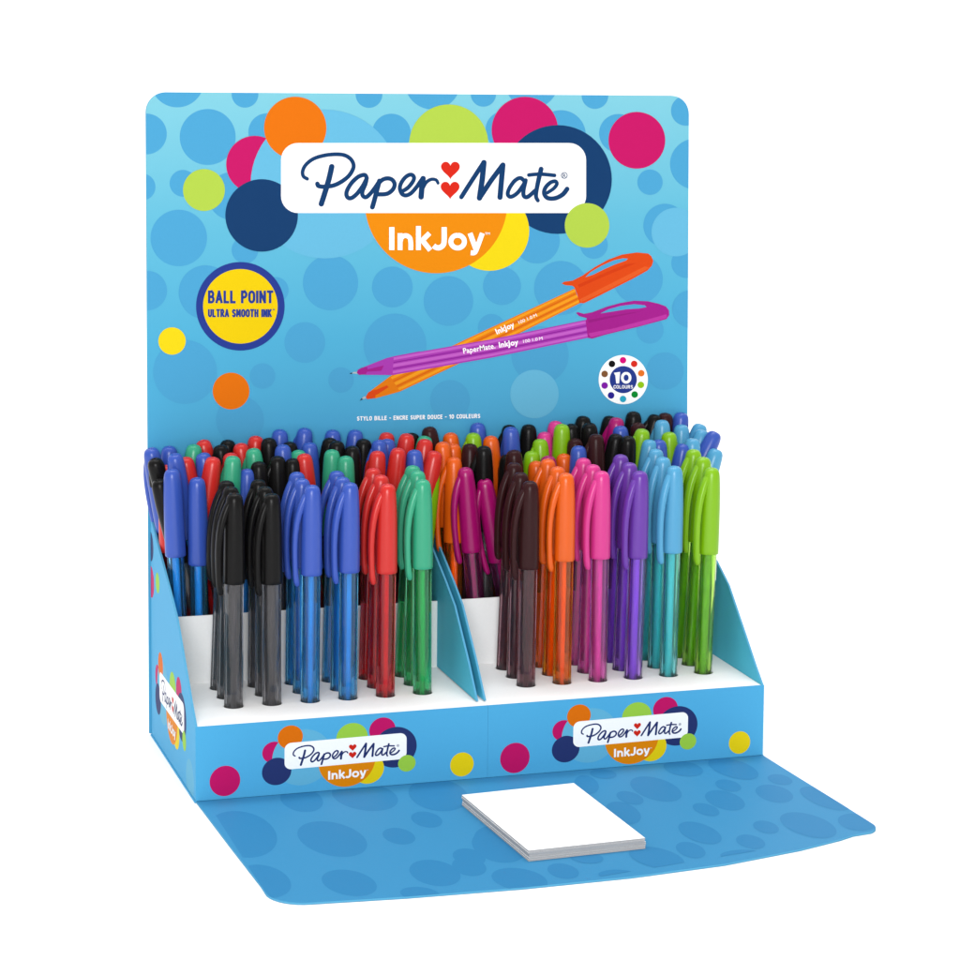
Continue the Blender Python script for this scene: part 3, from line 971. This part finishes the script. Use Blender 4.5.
# ---------------------------------------------------------------- white note pads on the flap
pads = [("bottom", 1.05, 2.7, .0), ("middle", 2.78, 4.35, .35), ("top", 4.43, 6.1, -.2)]
words_ = {"bottom": "bottom white note pad of the stack of three, lying on the printed front flap",
          "middle": "middle white note pad, between the top and bottom ones of the stack",
          "top": "blank white note pad on top of the stack on the flap"}
for nm, za, zb, sh in pads:
    bm = bmesh.new()
    # sheets: finely stepped edge
    c = [(118.4, -37.0), (123.4, -118.9), (178.6, -116.4), (174.8, -33.4)]
    layers = 2
    for k in range(layers):
        z0, z1_ = za + (zb - za) * k / layers, za + (zb - za) * (k + .86) / layers
        j = (sh + .12 * math.sin(k * 2.3 + sh * 9))
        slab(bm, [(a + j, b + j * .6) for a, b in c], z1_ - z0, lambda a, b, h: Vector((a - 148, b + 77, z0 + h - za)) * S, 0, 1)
    o = finish(bm, "note_pad", [card("white note paper", (252, 252, 252), k=.9, rough=.75, spec=.1), M_PAGE_SHADE], None)
    o.location = Vector((148, -77, za)) * S
    o["label"] = words_[nm]
    o["category"] = "note pad"
    o["group"] = "white note pads stacked on the flap"

# ---------------------------------------------------------------- pens
LEN, CAP = 139.0, 43.5
CAPRGB = dict(black=(24, 23, 23), blue=(62, 96, 200), red=(232, 48, 42), green=(60, 184, 140), brown=(60, 28, 30), orange=(255, 106, 16),
              pink=(240, 62, 156), magenta=(188, 14, 118), purple=(118, 62, 182), cyan=(92, 180, 226), lime=(146, 208, 14))
BARRGB = dict(black=(128, 126, 130), blue=(66, 172, 240), red=(225, 40, 50), green=(60, 200, 120), brown=(130, 82, 92), orange=(255, 122, 10),
              pink=(232, 90, 190), magenta=(190, 50, 140), purple=(165, 105, 232), cyan=(96, 215, 220), lime=(140, 205, 50))


def cap_mat(c):
    mt = bpy.data.materials.new("%s cap plastic" % c)
    mt.use_nodes = True
    nt = mt.node_tree
    b = nt.nodes["Principled BSDF"]
    rgb = lin(CAPRGB[c], .63)
    b.inputs["Base Color"].default_value = rgb
    b.inputs["Roughness"].default_value = .28
    b.inputs["Specular IOR Level"].default_value = .12 if c in ("black", "brown") else .36
    tc = nt.nodes.new("ShaderNodeTexCoord")
    nz = nt.nodes.new("ShaderNodeTexNoise")
    nz.inputs["Scale"].default_value = 350
    nt.links.new(tc.outputs["Object"], nz.inputs["Vector"])
    mr = nt.nodes.new("ShaderNodeMapRange")
    mr.inputs["To Min"].default_value = .275
    mr.inputs["To Max"].default_value = .295
    nt.links.new(nz.outputs["Fac"], mr.inputs["Value"])
    nt.links.new(mr.outputs[0], b.inputs["Roughness"])
    return mt


def barrel_mat(c):
    mt = bpy.data.materials.new("%s clear barrel plastic" % c)
    mt.use_nodes = True
    b = mt.node_tree.nodes["Principled BSDF"]
    b.inputs["Base Color"].default_value = tuple(v ** .6 for v in lin(BARRGB[c])[:3]) + (1,)
    b.inputs["Roughness"].default_value = .03
    b.inputs["IOR"].default_value = 1.4
    b.inputs["Transmission Weight"].default_value = .96
    b.inputs["Specular IOR Level"].default_value = .5
    return mt


def refill_mat(c):
    mt = bpy.data.materials.new("%s ink refill" % c)
    mt.use_nodes = True
    b = mt.node_tree.nodes["Principled BSDF"]
    b.inputs["Base Color"].default_value = tuple(v ** (1.15 if c in ("black", "brown") else .55) for v in lin(BARRGB[c])[:3]) + (1,)
    b.inputs["Roughness"].default_value = .35
    return mt


def revolve(bm, prof, n=28, facet=None, tip=True):
    rings = []
    for z, r in prof:
        ring = []
        for k in range(n):
            a = 2 * math.pi * k / n
            rr = r if facet is None else facet(r, a)
            ring.append(bm.verts.new(Vector((rr * math.cos(a), rr * math.sin(a), z)) * S))
        rings.append(ring)
    for a, b in zip(rings[:-1], rings[1:]):
        for k in range(n):
            l = (k + 1) % n
            bm.faces.new((a[k], a[l], b[l], b[k]))
    bm.faces.new(rings[0][::-1])
    if tip:
        bm.faces.new(rings[-1])


def cap_mesh():
    bm = bmesh.new()
    prof = [(0, 4.1), (0, 4.95), (.35, 5.14), (2, 5.16), (14, 5.08), (24, 4.92), (31, 4.72), (36, 4.45), (39.4, 4.2), (41.2, 3.85), (42.4, 3.25), (43.1, 2.4),
            (43.4, 1.45), (43.25, 1.1), (42.5, .9)]
    revolve(bm, prof)
    me = bpy.data.meshes.new("cap")
    bm.to_mesh(me)
    bm.free()
    for p in me.polygons:
        p.use_smooth = len(p.vertices) == 4
    return me


def clip_mesh():
    bm = bmesh.new()
    path = [(1.4, 40.4, 1.1, 1.7), (2.6, 39.0, 1.6, 1.9), (3.8, 36.6, 1.75, 2.05), (5.2, 33.4, 1.75, 2.1), (6.5, 29.6, 1.65, 2.1), (7.5, 25, 1.52, 2.1), (8.1, 20, 1.42, 2.05),
            (8.35, 14.5, 1.36, 2.0), (8.3, 9, 1.34, 1.95), (8.1, 4, 1.36, 1.9), (7.75, -.5, 1.45, 1.85), (7.35, -3.0, 1.5, 1.75), (6.8, -4.7, 1.25, 1.4), (6.5, -5.4, .5, .6)]
    rings = []
    n = 12
    for i, (r, z, th, wd) in enumerate(path):
        a = path[max(i - 1, 0)]
        b = path[min(i + 1, len(path) - 1)]
        d = Vector((b[0] - a[0], 0, b[1] - a[1])).normalized()
        nx = Vector((-d.z, 0, d.x))
        ring = []
        for k in range(n):
            t = 2 * math.pi * k / n
            c, s = math.cos(t), math.sin(t)
            c = math.copysign(abs(c) ** .7, c)
            s = math.copysign(abs(s) ** .7, s)
            p = Vector((-r, 0, z)) + Vector((-nx.x, 0, nx.z)) * th * c + Vector((0, wd * s, 0))
            ring.append(bm.verts.new(p * S))
        rings.append(ring)
    for a, b in zip(rings[:-1], rings[1:]):
        for k in range(n):
            l = (k + 1) % n
            bm.faces.new((a[k], a[l], b[l], b[k]))
    bm.faces.new(rings[0][::-1])
    bm.faces.new(rings[-1])
    bmesh.ops.recalc_face_normals(bm, faces=bm.faces[:])
    me = bpy.data.meshes.new("clip")
    bm.to_mesh(me)
    bm.free()
    for p in me.polygons:
        p.use_smooth = True
    return me


def barrel_mesh():
    """a faceted clear tube with a real wall: outer skin, inner skin facing the bore"""
    bm = bmesh.new()

    def facet(r, a):
        k = math.pi / 3
        q = ((a + .35) % k) - k / 2
        flat = r * math.cos(k / 2) / math.cos(q)
        return min(flat * 1.07, r)
    L = LEN - 20
    revolve(bm, [(0, 3.7), (.5, 4.3), (2, 4.55), (L - 12, 4.55), (L, 3.7)], n=48, facet=facet)
    revolve(bm, [(L - 1, 2.6), (L - 13, 3.3), (4, 3.3), (3, 2.6)], n=32)
    me = bpy.data.meshes.new("barrel")
    bm.to_mesh(me)
    bm.free()
    for p in me.polygons:
        if p.index >= 48 * 4 + 2:
            p.use_smooth = len(p.vertices) == 4
    return me


def refill_mesh():
    bm = bmesh.new()
    revolve(bm, [(9, 1.65), (LEN - 26, 1.65)], n=14)
    me = bpy.data.meshes.new("ink_refill")
    bm.to_mesh(me)
    bm.free()
    for p in me.polygons:
        p.use_smooth = len(p.vertices) == 4
    return me


ME = dict(cap=cap_mesh(), clip=clip_mesh(), barrel=barrel_mesh(), ink_refill=refill_mesh())
PROTO = {}


def colour_meshes(c):
    if c not in PROTO:
        cm, bmt, rm = cap_mat(c), barrel_mat(c), refill_mat(c)
        d = {}
        for k, mt in (("cap", cm), ("clip", cm), ("barrel", bmt), ("ink_refill", rm)):
            me = ME[k].copy()
            me.materials.clear()
            me.materials.append(mt)
            d[k] = me
        PROTO[c] = d
    return PROTO[c]


SAY = dict(cyan="sky blue", lime="lime green")


def place_pen(c, base, top, spin, label, group):
    d = colour_meshes(c)
    base, top = Vector(base), Vector(top)
    if base.z < 2.4:
        base = base + (top - base) * ((2.4 - base.z) / (top.z - base.z))
    ln = (top - base).length
    t = thing("ballpoint_pen", label, "pen", base, group)
    t.rotation_euler = ((top - base).to_track_quat("Z", "Y") @ Matrix.Rotation(0, 3, "Z").to_quaternion()).to_euler()
    rz = spin - t.rotation_euler.z * 0
    for k in ("cap", "barrel", "ink_refill"):
        o = bpy.data.objects.new(k, d[k])
        COL.objects.link(o)
        o.parent = t
        o.rotation_euler = (0, 0, spin)
        if k == "cap":
            o.location = (0, 0, (ln - CAP) * S)
            q = bpy.data.objects.new("clip", d["clip"])
            COL.objects.link(q)
            q.parent = o
        else:
            o.scale = (1, 1, ln / LEN)
    return t


rnd = random.Random(5)


def up_spin(base, top):
    """turn about the axis that leaves the pen's own -X roughly along world -X"""
    q = (Vector(top) - Vector(base)).to_track_quat("Z", "Y")
    v = q.inverted() @ Vector((-1, 0, 0))
    return math.atan2(v.y, v.x) - math.pi


WHERE = ["front pen", "middle pen", "rear pen"]
COLNAME = ["the outermost black column, beside the side panel logo", "the second black column, next to the blue columns", "the blue column beside the black pens",
           "the blue column beside the red pens", "the red column between blue and green", "the green column",
           "the dark brown column", "the orange column", "the pink column", "the purple column",
           "the sky blue column", "the lime green column at the tray's outer end"]
for i, (c, j, bx, by, tx, ty, tz) in enumerate(ROW_PENS):
    base = Vector((bx, by, 36.4))
    top = Vector((tx, ty, tz))
    d = (top - base).normalized()
    base = top - d * LEN
    k = i // 3
    place_pen(c, base, top, up_spin(base, top) + rnd.uniform(0, .34), "%s of %s" % (WHERE[j], COLNAME[k]), "pens standing in rows in the punched inserts")

order = sorted(range(len(REAR_PENS)), key=lambda i: REAR_PENS[i][4] - REAR_PENS[i][5] * .27)
count = {}
ORD = "zeroth first second third fourth fifth sixth seventh eighth ninth tenth eleventh twelfth thirteenth fourteenth fifteenth sixteenth seventeenth eighteenth nineteenth twentieth".split()
ORD += ["twenty-" + o for o in ORD[1:10]] + ["thirtieth"] + ["thirty-" + o for o in ORD[1:10]]
for n_, i in enumerate(order):
    c, bx, by, bz, tx, ty, tz = REAR_PENS[i]
    count[c] = count.get(c, 0) + 1
    say = SAY.get(c, c)
    nb = [REAR_PENS[order[n_ + s]][0] for s in (-1, 1) if 0 <= n_ + s < len(order)]
    nb = [SAY.get(b, b).replace(" ", "-") for b in nb]
    near = "beside %s" % nb[0] if len(nb) == 1 or nb[0] == nb[1] else "between %s and %s" % tuple(nb)
    label = "%s %s-capped pen of the rear bunch from the black-pen end, %s" % (ORD[count[c]], say.replace(" ", "-"), near)
    front_row = by < 82 and tz < 143
    base, top = (bx, by, bz), (tx, ty, tz)
    sp = up_spin(base, top) + (0.1 if c == "magenta" and tz < 146 else rnd.uniform(-.9, 0) if rnd.random() < .38 and 15 < tx < 275 and bz > 1.5 and ty > 84 else rnd.uniform(-2.2, -1.0))
    place_pen(c, base, top, sp, label, "loose pens crowded behind the risers")
